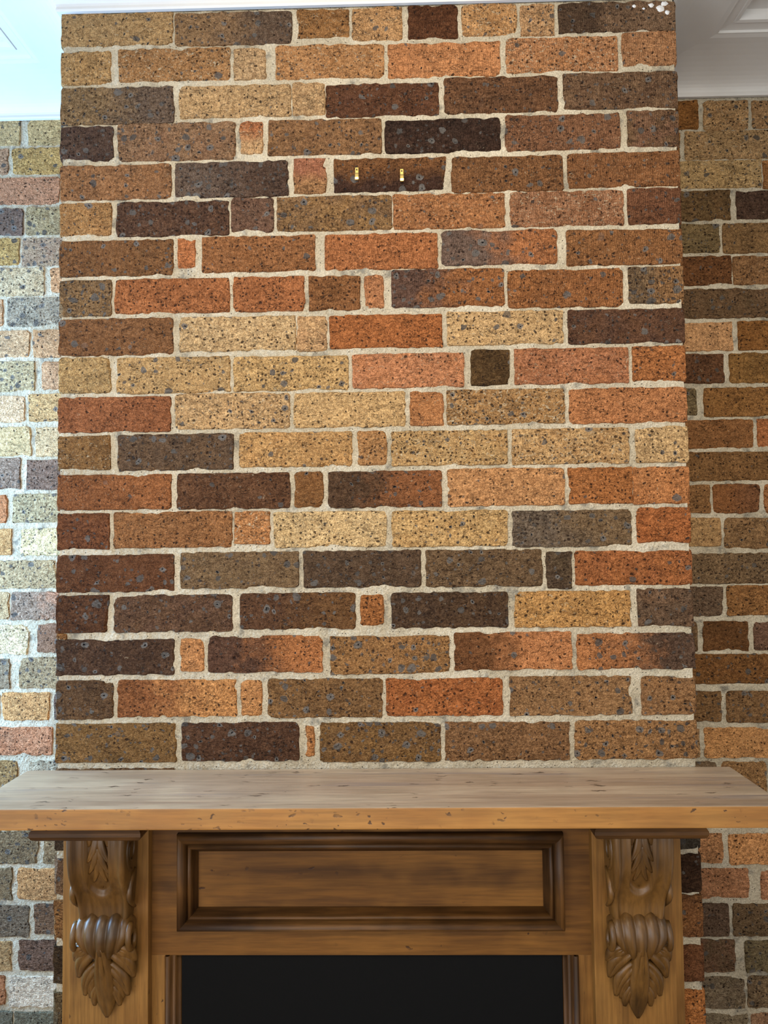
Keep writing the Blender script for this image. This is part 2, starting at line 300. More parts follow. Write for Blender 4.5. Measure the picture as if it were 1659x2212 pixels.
# ------------------------------------------------------------------ traced brickwork, in millimetres on each wall
# (left, right, bottom, top, tone, second tone, m mottled / h left to right / v top to bottom, iron spots, pits, lime)
BREAST_COURSES = [
    [(-626,-398,2630,2697,'b08c58','c09c68','m',2,2,3),
     (-392,-152,2625,2693,'9c7a54','6e5a4e','h',4,3,1),
     (-142,-35,2636,2693,'b07c3e','8a5e2e','m',0,5,4),
     (-27,74,2627,2695,'b88a54','c89c68','m',2,4,4),
     (87,187,2626,2695,'6e4028','5a3220','m',0,2,1),
     (197,307,2631,2696,'bc8a50','cc9c62','m',3,4,6),
     (316,383,2628,2693,'b88c5c','c8a074','m',4,3,5),
     (393,626,2632,2693,'5c483a','8a6e58','h',4,3,1)],
    [(-627,-526,2549,2616,'b48a4e','c09a62','m',2,3,4),
     (-510,-280,2552,2619,'b4844e','a87844','m',2,4,6),
     (-271,-206,2551,2616,'b8966a','c0a078','m',0,2,2),
     (-185,36,2549,2618,'c08c56','b07a42','m',2,4,5),
     (45,272,2546,2616,'c88450','c07a46','m',1,2,2),
     (285,510,2551,2622,'c0865a','b87c4a','m',1,5,6),
     (520,625,2560,2630,'b8845a','b07a4e','m',1,3,3)],
    [(-626,-395,2463,2540,'8e7452','705e54','h',5,4,1),
     (-383,-155,2472,2538,'ba9868','c4a274','m',1,3,3),
     (-151,-85,2473,2540,'c4a274','b89468','m',0,1,1),
     (-82,146,2467,2534,'5e3a2c','70462e','m',6,3,1),
     (159,387,2469,2542,'6a4a34','7a5236','m',3,4,2),
     (400,627,2472,2546,'6e5240','80644c','m',5,4,2)],
    [(-628,-520,2388,2459,'523e3a','5e4a42','m',8,5,0),
     (-509,-269,2385,2462,'98785a','8c684e','m',5,3,1),
     (-259,-213,2395,2461,'b4663e','c8a070','v',0,2,4),
     (-201,29,2390,2462,'966e44','866040','m',4,4,1),
     (37,269,2389,2456,'3a2c28','4a342c','m',4,4,1),
     (281,511,2389,2461,'8c6248','80543a','m',5,3,2),
     (527,624,2392,2465,'8a6250','70583c','m',5,4,1)],
    [(-627,-401,2306,2377,'946844','a06e42','m',2,3,1),
     (-392,-162,2306,2378,'6a5a54','5a463e','h',8,5,1),
     (-149,-84,2310,2382,'a8644e','a87a4c','v',0,2,1),
     (-67,158,2311,2378,'80522c','4a322a','v',4,3,1),
     (171,394,2305,2377,'7e5430','8a5c36','m',3,3,2),
     (405,627,2310,2380,'84542e','946038','m',2,3,3)],
    [(-627,-523,2232,2299,'a47640','b0844a','m',2,4,3),
     (-511,-283,2228,2298,'523c34','6a4a38','m',6,6,1),
     (-277,-192,2233,2302,'6c5246','78584a','m',4,4,0),
     (-184,48,2232,2303,'96723f','84664a','m',5,4,1),
     (52,276,2232,2302,'a66a40','b0723e','m',1,3,4),
     (288,514,2232,2302,'945e3c','a8785a','m',1,3,6),
     (523,626,2233,2305,'744832','80503a','m',4,2,1)],
    [(-624,-396,2148,2220,'7e5630','8a5c34','m',4,4,1),
     (-386,-352,2161,2220,'c46a3e','b85e34','m',0,1,0),
     (-336,-108,2151,2223,'985e30','a4683a','m',1,4,2),
     (-87,139,2151,2223,'ae5e34','b46438','m',0,3,1),
     (149,379,2156,2226,'74605c','ae663a','h',5,2,1),
     (399,624,2151,2222,'8c5c34','9a6434','m',2,3,2)],
    [(-626,-522,2066,2139,'7c6244','907048','m',9,9,0),
     (-514,-282,2069,2139,'ae6036','a6562e','m',0,6,0),
     (-274,-130,2069,2139,'b46238','ac5a32','m',0,7,1),
     (-120,-18,2069,2138,'86542a','966034','m',0,7,1),
     (-8,30,2071,2138,'c07c50','b47044','m',0,2,1),
     (47,271,2072,2148,'6c5048','a06030','h',6,3,0),
     (280,508,2067,2143,'a2622e','945a32','m',2,4,2),
     (521,624,2071,2144,'74604a','9a7246','h',7,7,0)],
    [(-624,-397,1985,2059,'80542f','8c5e38','m',2,3,1),
     (-382,-148,1990,2059,'d0b284','c0a070','m',1,5,3),
     (-145,-86,1987,2056,'c4a070','bc9064','m',0,2,1),
     (-79,146,1991,2057,'b05a28','a85426','m',0,4,0),
     (157,387,1993,2060,'c6a26c','d0b080','m',2,7,4),
     (399,624,1992,2060,'5a4038','6e4a34','m',5,4,1)],
    [(-625,-523,1909,1980,'b0905a','b89860','m',0,3,3),
     (-509,-281,1906,1978,'c2a06a','b8945c','m',4,5,3),
     (-273,-43,1908,1976,'c8a468','c09c60','m',3,5,3),
     (-33,188,1910,1978,'c0764a','c8805a','m',0,3,4),
     (203,279,1912,1982,'4c3a22','5e4626','m',1,2,0),
     (290,514,1912,1983,'aa643e','b87454','m',0,3,4),
     (524,628,1914,1984,'ae602e','b46832','m',2,6,1)],
    [(-626,-401,1829,1899,'944c2e','a45a38','m',0,3,0),
     (-391,-161,1832,1903,'cca876','c09a66','m',4,5,4),
     (-152,70,1832,1901,'d0ac74','c8a46c','m',0,4,2),
     (81,146,1833,1900,'bc7a44','b4703c','m',0,3,2),
     (154,387,1834,1902,'a47a44','b88e56','m',4,8,7),
     (397,627,1832,1901,'c07a48','b87040','m',0,4,1)],
    [(-625,-523,1753,1821,'805a2c','8e6834','m',0,3,5),
     (-506,-275,1751,1822,'70563e','5e4c40','m',6,3,0),
     (-262,-37,1754,1822,'c0904e','c49a5c','m',1,4,3),
     (-27,32,1755,1822,'b27c42','bc8a50','m',1,6,3),
     (43,272,1753,1821,'b88e52','ccaa70','m',2,8,6),
     (282,513,1752,1822,'b88e56','cca872','m',3,8,6),
     (526,626,1753,1823,'ceae7c','c8a674','m',2,5,2)],
    [(-628,-400,1673,1742,'8c4c28','9e562c','h',1,2,2),
     (-387,-162,1672,1742,'623e28','6e4a32','m',2,4,2),
     (-151,-95,1673,1742,'845628','90602e','m',1,2,1),
     (-84,140,1671,1742,'5c4432','965630','h',4,3,1),
     (152,383,1671,1744,'ca925a','c48a52','m',1,3,1),
     (392,517,1673,1743,'ac5c26','b46a30','m',1,6,1),
     (519,628,1671,1742,'c07a42','b86e38','m',1,5,2)],
    [(-630,-524,1594,1665,'723a24','804428','m',3,4,0),
     (-514,-278,1596,1666,'945c2e','9e6a3a','m',0,4,1),
     (-273,-202,1601,1665,'ba743a','c48448','m',0,2,6),
     (-193,29,1593,1663,'dabe8c','d0b27c','m',1,6,3),
     (42,269,1592,1662,'c69c5a','ceac70','m',2,6,3),
     (280,512,1589,1659,'6c6058','7c664c','h',5,4,0),
     (524,626,1594,1662,'ae5426','b05a2a','m',2,4,0)],
    [(-629,-394,1509,1581,'663a22','70442a','m',4,2,0),
     (-380,-145,1514,1584,'786046','826a4c','m',4,3,1),
     (-135,97,1513,1584,'584638','665040','m',6,3,0),
     (108,336,1512,1583,'6c563e','786048','m',5,3,0),
     (344,394,1506,1577,'54443a','60503e','m',5,3,0),
     (401,627,1512,1578,'ae5c2a','a45430','m',1,4,1)],
    [(-628,-524,1429,1501,'56341f','643e28','m',6,4,0),
     (-512,-278,1429,1501,'6e5038','64483a','m',5,3,0),
     (-262,-33,1432,1502,'644430','74502c','h',5,3,0),
     (-22,22,1437,1497,'b0642a','9c5622','m',0,8,0),
     (38,267,1432,1500,'4a3a32','5e4632','m',5,4,1),
     (281,506,1431,1500,'c8964a','c08e46','m',0,5,4),
     (521,628,1431,1503,'665448','7c5e48','m',5,5,0)],
    [(-625,-394,1345,1413,'4e382c','5c4232','m',4,2,1),
     (-628,-608,1416,1427,'9c6a30','8c5c28','m',0,1,0),
     (-379,-334,1351,1414,'cc8a4c','c48044','m',0,2,1),
     (-325,-100,1348,1418,'604236','b86a36','h',2,4,2),
     (-82,150,1343,1415,'966a3a','a47840','m',6,4,1),
     (162,390,1349,1421,'7c4c2a','c47a46','h',1,4,1),
     (401,628,1348,1417,'b8703c','604a40','h',4,4,2)],
    [(-628,-515,1259,1333,'705234','5e4632','m',4,3,0),
     (-505,-270,1263,1333,'94502a','cc8a44','h',0,5,1),
     (-260,-219,1262,1331,'c88a48','c48244','m',0,4,1),
     (-209,18,1259,1333,'7a5a36','8e683a','m',6,4,1),
     (27,253,1261,1332,'b05a26','a85024','m',1,5,2),
     (269,505,1260,1334,'946e46','a0784c','m',5,3,1),
     (524,628,1260,1332,'a07446','906a46','m',4,3,1)],
    [(-628,-389,1174,1248,'8e6836','80602f','m',6,2,0),
     (-378,-147,1176,1249,'54382a','644432','m',7,3,0),
     (-133,-117,1183,1243,'bc7a3c','b47034','m',0,3,0),
     (-104,131,1173,1247,'88642f','7c5c38','m',8,3,0),
     (141,381,1174,1247,'906840','846040','m',4,3,1),
     (393,629,1175,1248,'9c7042','a87c4a','m',7,4,1)],
    [(-629,-389,1089,1161,'806040','705034','m',4,3,0),
     (388,630,1085,1155,'705040','806048','m',4,3,0)],
    [(-632,-515,1004,1080,'463628','584634','m',4,4,0),
     (511,631,1004,1076,'404040','4e4a46','m',3,3,0)],
    [(-632,-398,920,991,'765844','86623e','m',3,4,0),
     (402,630,922,993,'3e2e24','52382a','m',2,3,0)],
    [(-633,-516,831,909,'9c6c34','8a5c2c','m',1,4,0),
     (515,630,839,916,'7a4e30','86582c','m',1,4,0)],
    [(-634,-397,750,820,'5a462e','403226','m',2,4,0),
     (389,629,754,821,'6e4028','784a2e','m',0,3,0)],
    [(-634,-515,657,732,'5c4a34','6a583c','m',2,3,0),
     (516,628,652,738,'c0702a','b86828','m',1,4,0)],
]
LEFT_COURSES = [
    [(-1138,-908,2634,2700,'d0b888','c8b080','m',2,2,5),
     (-886,-656,2633,2699,'d2ba88','c8ae78','m',0,3,4)],
    [(-1168,-938,2558,2624,'c09880','b08a70','m',2,3,1),
     (-927,-697,2557,2625,'c8a45c','bc964e','m',1,3,3)],
    [(-1058,-804,2478,2547,'c48a6c','c08466','m',0,3,3)],
    [(-1128,-898,2398,2467,'806c6c','74605a','m',8,4,0),
     (-890,-660,2398,2469,'a89c84','a8966c','m',5,3,0)],
    [(-1137,-907,2321,2389,'c4a058','bc9850','m',4,2,0),
     (-899,-669,2317,2388,'b09c88','a88c80','m',7,3,2)],
    [(-1072,-842,2240,2312,'d8c8ac','cdb490','m',4,4,5),
     (-827,-636,2247,2311,'d8a478','cc986c','m',0,3,1)],
    [(-936,-706,2161,2234,'9c9a94','a89c90','m',7,3,0)],
    [(-1108,-878,2081,2150,'ccaa88','c8a078','m',2,2,0),
     (-868,-638,2081,2150,'cca07a','c4986c','m',3,3,1)],
    [(-1094,-864,1994,2071,'c4b490','b8a888','m',9,3,0),
     (-845,-636,1998,2068,'d0a684','c89a74','m',0,3,0)],
    [(-1119,-889,1916,1982,'e0c0a0','d8b490','m',0,2,1),
     (-878,-648,1917,1986,'ceaa74','c8a068','m',2,3,0)],
    [(-1102,-872,1830,1903,'d8c094','c8b080','m',0,3,2),
     (-860,-636,1828,1901,'d4bc98','ccb088','m',0,3,2)],
    [(-1128,-898,1746,1824,'9c8880','907a72','m',3,4,0),
     (-881,-651,1744,1818,'907870','806660','m',3,7,0)],
    [(-1161,-931,1661,1731,'c4784c','b86c40','m',0,3,0),
     (-915,-685,1662,1732,'b8ac8c','a89c80','m',6,5,0)],
    [(-1149,-919,1580,1645,'d4a468','c4904e','m',0,2,0),
     (-892,-662,1579,1644,'e6dcb6','ddd0a4','m',4,3,1)],
    [(-1044,-803,1497,1565,'c0ac88','b4a080','m',5,4,0)],
    [(-1152,-922,1420,1488,'c8b08c','b49c78','m',1,3,0),
     (-918,-688,1418,1486,'9c8880','c88a70','h',2,4,0)],
    [(-1104,-874,1333,1404,'e4d8be','dccca8','m',0,2,2),
     (-850,-636,1337,1407,'9a7868','8c6a58','m',4,3,0)],
    [(-1149,-919,1248,1320,'948878','a09080','m',6,4,0),
     (-895,-665,1249,1324,'a09078','ac9878','m',7,5,0)],
    [(-1176,-946,1171,1235,'a08468','947860','m',2,3,0),
     (-938,-818,1170,1237,'daa462','d09858','m',0,3,1)],
    [(-1041,-811,1085,1152,'cc9070','c07454','m',0,5,1)],
    [(-1127,-897,998,1070,'a88a58','9c7c4c','m',4,5,0),
     (-868,-638,998,1070,'b0aca4','a09a8c','m',3,3,3)],
    [(-1155,-925,918,983,'a08468','947860','m',2,3,0),
     (-913,-683,917,982,'a08468','947860','m',2,3,0)],
    [(-1073,-843,821,899,'8c7a60','7a6a54','m',4,5,0),
     (-829,-636,821,899,'8c7a62','947e60','m',3,4,0)],
    [(-1138,-908,734,810,'8c785c','7a6c58','m',5,3,0),
     (-893,-663,734,809,'d09c60','c89258','m',0,4,0)],
    [(-1094,-864,644,719,'807268','74685c','m',2,4,0),
     (-851,-636,651,723,'8c6c56','7a5c4c','m',3,4,2)],
    [(-1138,-908,564,634,'c4a070','b8925e','m',0,3,0),
     (-889,-659,564,636,'846860','7a5c50','m',1,3,0)],
    [(-1152,-922,482,552,'c08058','b47450','m',0,3,0),
     (-912,-682,478,550,'f0eaea','e6dcd6','m',0,1,4)],
    [(-1134,-904,401,467,'808480','707670','m',0,2,2),
     (-898,-668,401,465,'747870','848880','m',0,2,2)],
]
RIGHT_COURSES = [
    [(636,813,2620,2692,'8c5a1e','7c5018','m',0,2,0),
     (827,937,2615,2690,'9c7a52','a88a60','m',2,6,6),
     (947,1177,2618,2687,'94744e','a0805a','m',3,5,4)],
    [(778,1068,2542,2613,'9a8058','a48660','m',2,5,5)],
    [(734,964,2469,2538,'a89066','a08658','m',2,4,5),
     (968,1198,2466,2535,'9a6a38','906030','m',0,2,0)],
    [(655,885,2387,2462,'5a4a30','6a5234','m',3,5,0),
     (901,1131,2389,2459,'4a3830','54403a','m',0,4,1)],
    [(636,856,2307,2378,'6a5c40','746444','m',3,5,0),
     (865,1095,2304,2378,'745a3a','80643e','m',1,4,0)],
    [(652,882,2225,2297,'6c4426','643e20','m',1,5,1),
     (887,1117,2225,2295,'8a6640','7c5a38','m',2,5,3)],
    [(733,1054,2143,2215,'5c4a36','6c543e','m',3,4,0)],
    [(649,879,2062,2131,'a88058','b48a60','m',0,3,1),
     (894,1124,2062,2133,'84561e','7c501c','m',0,4,0)],
    [(636,856,1981,2053,'64422c','5a3c2a','m',3,5,1),
     (871,1101,1981,2054,'82602a','7a5826','m',0,4,1)],
    [(636,788,1903,1968,'5e5440','6a5e44','m',2,4,0),
     (806,1045,1899,1969,'7e5628','886028','m',0,4,1)],
    [(692,922,1821,1890,'7c542e','86582e','m',0,3,1),
     (933,1163,1821,1890,'a45c34','9a5630','m',0,3,0)],
    [(721,1039,1742,1811,'7e5c34','74542e','m',2,5,0)],
    [(636,813,1664,1731,'7e5c34','865e34','m',0,4,0),
     (821,932,1662,1732,'84522a','70482e','h',0,3,1),
     (944,1174,1661,1731,'9a6438','8c5a30','m',0,3,0)],
    [(636,837,1583,1651,'a8885a','98784e','m',1,3,0),
     (845,1075,1576,1649,'866a48','7c6040','m',4,4,0)],
    [(714,1030,1492,1564,'6a5844','746048','m',2,6,0)],
    [(636,837,1414,1484,'5e4e44','685648','m',3,4,0),
     (846,1076,1415,1486,'8e6634','845a2e','m',0,5,1)],
    [(636,771,1330,1401,'70583c','64503a','m',2,4,0),
     (787,894,1330,1400,'5e3e20','6a4624','m',1,3,0),
     (908,1138,1331,1400,'664a42','70564a','m',2,4,0)],
    [(729,1021,1252,1322,'6e4822','7c5426','m',4,3,1)],
    [(636,824,1163,1233,'7a5c38','705434','m',3,4,0),
     (837,1067,1159,1233,'74583a','80623e','m',5,4,1)],
    [(782,1014,1077,1146,'bc8a50','b48048','m',0,4,1)],
    [(636,807,997,1066,'6c5c4c','766450','m',1,4,0),
     (820,926,995,1066,'947248','8c6a40','m',2,5,1),
     (936,1166,994,1066,'b48870','a87c64','m',0,3,0)],
    [(636,850,916,982,'80603c','705434','m',2,3,0),
     (863,1093,915,981,'80603c','946c40','m',2,3,0)],
    [(636,816,830,898,'b07850','b08050','m',0,4,0),
     (832,1062,826,897,'c08a54','b88048','m',0,3,1)],
    [(645,875,748,816,'b07c5c','a06c48','m',0,3,2),
     (905,1135,744,813,'b48060','a87458','m',0,3,0)],
    [(636,827,658,735,'66544a','5c4a40','m',1,4,0),
     (836,1066,660,733,'746048','665440','m',5,4,0)],
    [(636,837,577,651,'745444','605440','m',2,3,0),
     (862,1092,577,648,'68624c','746850','m',5,3,0)],
    [(636,857,494,565,'6e645a','746a5a','m',1,3,0),
     (865,1095,495,567,'6c5e4c','786650','m',4,4,0)],
    [(636,861,422,480,'746c5e','7c7464','m',1,3,0),
     (871,1101,423,482,'96745c','8c6c58','m',0,3,0)],
]

HALF = 0.628                      # half width of the chimney breast
D_LEFT, D_RIGHT = 0.3586, 0.3318  # depth of the two alcoves
CORNICE_Z = 2.697

def brick_mesh(w, h, depth, rough, seed, front=0.0):
    """ragged rounded block, its face towards -Y, its origin in the middle of the face"""
    r = random.Random(seed)
    rc = min(0.0025+r.random()*0.005, w*0.3, h*0.3)
    pts = []
    nx = max(3, int(w/0.012)); nz = max(3, int(h/0.012))
    hw, hh = w/2, h/2
    for i in range(nx): pts.append((-hw+rc+(w-2*rc)*i/nx, -hh))
    pts.append((hw-rc, -hh)); pts.append((hw-rc*0.29, -hh+rc*0.29))
    for i in range(nz): pts.append((hw, -hh+rc+(h-2*rc)*i/nz))
    pts.append((hw, hh-rc)); pts.append((hw-rc*0.29, hh-rc*0.29))
    for i in range(nx): pts.append((hw-rc-(w-2*rc)*i/nx, hh))
    pts.append((-hw+rc, hh)); pts.append((-hw+rc*0.29, hh-rc*0.29))
    for i in range(nz): pts.append((-hw, hh-rc-(h-2*rc)*i/nz))
    pts.append((-hw, -hh+rc)); pts.append((-hw+rc*0.29, -hh+rc*0.29))
    o = Vector((seed*1.37 % 50, seed*0.71 % 50, 0))
    n = len(pts); face = []; outer = []
    chip = r.randrange(n) if r.random() < rough else -99
    chip_n, chip_d = r.randint(2, 4), 0.004+r.random()*0.006
    for i, (x, z) in enumerate(pts):
        q = Vector((x*60, z*60, 0))+o
        e = 0.0029+0.0040*(noise.noise(q)+0.7*noise.noise(q*2.7))*(0.6+rough)
        e = max(0.0008, e)
        if abs((i-chip+n//2) % n-n//2) < chip_n: e += chip_d*(1-abs((i-chip+n//2) % n-n//2)/chip_n)
        sx = max(0.0, (abs(x)-(hw-rc*1.2)))/(rc*1.2) if hw > rc*1.2 else 0
        kx, kz = (hw+0.0026-e)/hw, (hh+0.0026-e)/hh
        y = front+0.0006*noise.noise(q*0.5)
        face.append((x*kx, y, z*kz))
        outer.append((x*(hw+0.0026)/hw, 0.0062, z*(hh+0.0026)/hh))
    back = [(x, depth, z) for x, y, z in outer]
    V = face+outer+back
    Fc = [list(range(n))]
    for i in range(n):
        j = (i+1) % n
        Fc.append([i, n+i, n+j, j]); Fc.append([n+i, 2*n+i, 2*n+j, n+j])
    Fc.append([2*n+i for i in reversed(range(n))])
    me = mesh('brick', V, Fc)
    me.materials.append(M_BRICK)
    return me

def tone(h, gain=1.0):
    r, g, b_ = (min(0.85, v*gain) for v in rgb(h))
    l = 0.3*r+0.59*g+0.11*b_
    k = min(1.0, max(0.0, (r/g-1.9)/2.0))
    g += 0.11*k*(r-g)
    return tuple((c+(l-c)*0.25)*m for c, m in zip((r, g, b_), (1.33, 1.21, 0.98)))

def dress(o, a, b, mode, sp, pi, cr, combed):
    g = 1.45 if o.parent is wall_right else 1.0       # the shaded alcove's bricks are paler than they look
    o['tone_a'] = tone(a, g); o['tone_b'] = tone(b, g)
    o['marks'] = (sp*0.1, pi*0.1, cr*0.1)
    o['blend'] = ((2.2, 0, combed) if mode == 'h' else (0, 2.2, combed) if mode == 'v' else (0, 0, combed))

def mortar_wall(name, x0, x1, z0, z1, ypl, depth, step, fine_x=None, fine_z=None):
    """solid wall whose front is a lumpy skin of mortar lying just behind the brick faces"""
    nx = int((x1-x0)/step); nz = int((z1-z0)/step)
    V = []; Fc = []
    for j in range(nz+1):
        z = z0+(z1-z0)*j/nz
        for i in range(nx+1):
            x = x0+(x1-x0)*i/nx
            q = Vector((x*38, z*38, ypl*10))
            b = noise.noise(q)+0.7*noise.noise(q*2.9)+0.35*noise.noise(q*6.1)
            V.append((x, ypl+0.0030-0.0015*b, z))
    W = nx+1
    for j in range(nz):
        for i in range(nx):
            a = j*W+i; Fc.append((a, a+1, a+W+1, a+W))
    nb = len(V)
    V += [(x0, ypl+depth, z0), (x1, ypl+depth, z0), (x1, ypl+depth, z1), (x0, ypl+depth, z1)]
    Fc.append([nb+1, nb, nb+3, nb+2])
    Fc.append([j*W for j in range(nz+1)]+[nb+3, nb])
    Fc.append([j*W+nx for j in reversed(range(nz+1))]+[nb+1, nb+2])
    Fc.append(list(reversed(range(W)))+[nb, nb+1])
    Fc.append([nz*W+i for i in range(W)]+[nb+2, nb+3])
    return link(name, mesh(name, V, Fc, False), M_MORTAR)

wall_front = mortar_wall('wall_front', -HALF+0.004, HALF-0.004, 0.0, 2.78, 0.0, 0.45, 0.005)
tag(wall_front, 'brick chimney breast of mixed brown, orange and cream bricks above the mantelpiece', 'wall', 'structure')
wall_left = mortar_wall('wall_left', -ROOM_X, -HALF+0.02, 0.0, 2.78, D_LEFT, 0.12, 0.007)
tag(wall_left, 'pale brick alcove wall in cool window light beside the chimney breast', 'wall', 'structure')
wall_right = mortar_wall('wall_right', HALF-0.02, ROOM_X, 0.0, 2.78, D_RIGHT, 0.12, 0.007)
tag(wall_right, 'dim brown brick alcove wall in the shade of the chimney breast', 'wall', 'structure')

seed = 0
def lay(parent, x0, x1, z0, z1, ypl, spec, depth=0.10, combed=0.0, rough=0.5):
    global seed
    seed += 1
    me = brick_mesh(x1-x0, z1-z0, depth, rough, seed)
    o = link('brick', me, None, parent, ((x0+x1)/2, ypl, (z0+z1)/2))
    dress(o, *spec, combed)
    return o

def courses(rows, parent, ypl, lo=None, hi=None):
    for ci, row in enumerate(rows):
        for b in row:
            x0, x1, z0, z1 = (v/1000 for v in b[:4])
            depth = 0.10
            if lo is not None:
                # bricks at the corners of the breast turn round it
                if abs(x0-lo) < 0.012: x0 = lo; depth = 0.11 if x1-x0 > 0.15 else 0.23
                if abs(x1-hi) < 0.012: x1 = hi; depth = 0.11 if x1-x0 > 0.15 else 0.23
            z1 = min(z1, CORNICE_Z+0.004)
            lay(parent, x0, x1, z0, z1, ypl, b[4:], depth, 0.9 if (parent is wall_front and ci < 8) else 0.15,
                0.75 if b[2] < 1500 else 0.5)
courses(BREAST_COURSES, wall_front, 0.0, -HALF, HALF)
courses(LEFT_COURSES, wall_left, D_LEFT)
courses(RIGHT_COURSES, wall_right, D_RIGHT)

# bricks outside the photograph: shared blocks, tones drawn from the traced ones
TONES = [b[4:] for t in (BREAST_COURSES,) for row in t for b in row]
L_TONES = [b[4:] for row in LEFT_COURSES for b in row]
R_TONES = [b[4:] for row in RIGHT_COURSES for b in row]
SHARED = {}
def shared(w, h):
    key = (round(w, 2), round(h, 3), rnd.randrange(2))
    if key not in SHARED: SHARED[key] = brick_mesh(key[0], h, 0.10, 0.5, 900+len(SHARED))
    return SHARED[key], key[0]
def fill_row(parent, xa, xb, zm, h, ypl, tones, towards):
    """stretchers from xa towards xb"""
    x = xa; d = 1 if xb > xa else -1
    while abs(xb-x) > 0.06:
        w = 0.23 if abs(xb-x) > 0.24 else max(0.06, abs(xb-x)-0.012)
        me, w2 = shared(w, h)
        o = link('brick', me, None, parent, (x+d*w2/2, ypl, zm)); dress(o, *rnd.choice(tones), 0.15)
        x += d*(w2+0.011)
def infill(parent, row, xa, xb, ypl, tones):
    """the last piece of a course where it runs in behind the breast"""
    if xb-xa > 0.05:
        z0, z1 = row_z(row)
        lay(parent, xa, xb, z0, z1, ypl, rnd.choice(tones))
def row_z(row):
    return sum(b[2] for b in row)/len(row)/1000, sum(b[3] for b in row)/len(row)/1000
for i, row in enumerate(LEFT_COURSES):
    z0, z1 = row_z(row)
    infill(wall_left, row, max(b[1] for b in row)/1000+0.012, -HALF-0.006, D_LEFT, L_TONES)
    fill_row(wall_left, min(b[0] for b in row)/1000-0.011, -ROOM_X, (z0+z1)/2, 0.069, D_LEFT, L_TONES, -1)
for i, row in enumerate(RIGHT_COURSES):
    z0, z1 = row_z(row)
    infill(wall_right, row, HALF+0.006, min(b[0] for b in row)/1000-0.012, D_RIGHT, R_TONES)
    fill_row(wall_right, max(b[1] for b in row)/1000+0.011, ROOM_X, (z0+z1)/2, 0.069, D_RIGHT, R_TONES, 1)
zlow = {'l': row_z(LEFT_COURSES[-1])[0], 'r': row_z(RIGHT_COURSES[-1])[0], 'b': row_z(BREAST_COURSES[-1])[0]}
for k in range(9):
    for key, par, xa, xb, ypl, tn in (('l', wall_left, -HALF-0.012-0.115*(k % 2), -ROOM_X, D_LEFT, L_TONES),
                                      ('r', wall_right, HALF+0.012+0.115*(k % 2), ROOM_X, D_RIGHT, R_TONES)):
        zc = zlow[key]-0.012-0.0345-k*0.081
        if zc > 0.04: fill_row(par, xa, xb, zc, 0.069, ypl, tn, 1)
    zc = zlow['b']-0.012-0.0345-k*0.081
    if zc > 0.04:
        for s in (-1, 1):
            w, dp = ((0.23, 0.11) if k % 2 else (0.108, 0.23))
            x0 = s*HALF if s < 0 else HALF-w
            lay(wall_front, x0, x0+w, zc-0.0345, zc+0.0345, 0.0, rnd.choice(TONES), dp, 0.1)
# the returned sides of the breast behind the corner bricks
for row in BREAST_COURSES:
    for s, b in ((-1, row[0]), (1, row[-1])):
        w = (b[1]-b[0])/1000; z0, z1 = b[2]/1000, min(b[3]/1000, CORNICE_Z)
        ya = (0.11 if w > 0.15 else 0.23)+0.011
        yb = (D_LEFT if s < 0 else D_RIGHT)-0.008
        if yb-ya > 0.05:
            seed += 1
            me = brick_mesh(yb-ya, z1-z0, 0.05, 0.5, seed)
            o = link('brick', me, None, wall_front, (s*(HALF+0.0005), (ya+yb)/2, (z0+z1)/2))
            o.rotation_euler = (0, 0, s*math.pi/2)
            dress(o, *rnd.choice(TONES), 0.2)

# ------------------------------------------------------------------ rest of the room
floor = box('floor', -ROOM_X-0.1, ROOM_X+0.1, ROOM_Y-0.1, 0.5, -0.05, 0.0, M_FLOOR)
tag(floor, 'brown polished timber floor below the fireplace', 'floor', 'structure')
ceiling = box('ceiling', -ROOM_X-0.1, ROOM_X+0.1, ROOM_Y-0.1, 0.5, CORNICE_Z+0.072, CORNICE_Z+0.15, M_PLASTER)
tag(ceiling, 'white plaster ceiling above the cornice', 'ceiling', 'structure')
def wall_with_opening(name, axis, at, thick, a0, a1, z1, o0, o1, oz0, oz1, mat):
    V = []; Fc = []
    def bx(a, b, za, zb):
        n = len(V)
        for t in (at, at+thick):
            for (p, z) in ((a, za), (b, za), (b, zb), (a, zb)):
                V.append((t, p, z) if axis == 'x' else (p, t, z))
        Fc.extend([[n, n+1, n+2, n+3], [n+7, n+6, n+5, n+4], [n, n+4, n+5, n+1], [n+1, n+5, n+6, n+2], [n+2, n+6, n+7, n+3], [n+3, n+7, n+4, n]])
    bx(a0, o0, 0, z1); bx(o1, a1, 0, z1); bx(o0, o1, oz1, z1)
    if oz0 > 0: bx(o0, o1, 0, oz0)
    bm = bmesh.new(); me = mesh(name, V, Fc); bm.from_mesh(me); bmesh.ops.recalc_face_normals(bm, faces=bm.faces[:]); bm.to_mesh(me); bm.free()
    return link(name, me, mat)
w = wall_with_opening('wall_side_left', 'x', -ROOM_X-0.1, 0.1, -1.15, 0.46, 2.78, -0.37, 0.35, 0.99, 2.33, M_WALLPAINT)
tag(w, 'painted side wall with a window beside the pale alcove', 'wall', 'structure')
w = wall_with_opening('wall_side_front', 'x', -ROOM_X-0.1, 0.1, ROOM_Y, -1.15, 2.78, -3.02, -1.28, 0.58, 2.32, M_WALLPAINT)
tag(w, 'painted side wall with the large front window', 'wall', 'structure')
w = box('wall_side_right', ROOM_X, ROOM_X+0.1, ROOM_Y, 0.46, 0, 2.78, M_WALLPAINT)
tag(w, 'plain painted side wall beside the dim alcove', 'wall', 'structure')
w = wall_with_opening('wall_rear', 'y', ROOM_Y-0.1, 0.1, -ROOM_X, ROOM_X, 2.78, -1.36, 0.66, 0.0, 2.32, M_WALLPAINT)
tag(w, 'painted wall with garden doors facing the fireplace', 'wall', 'structure')
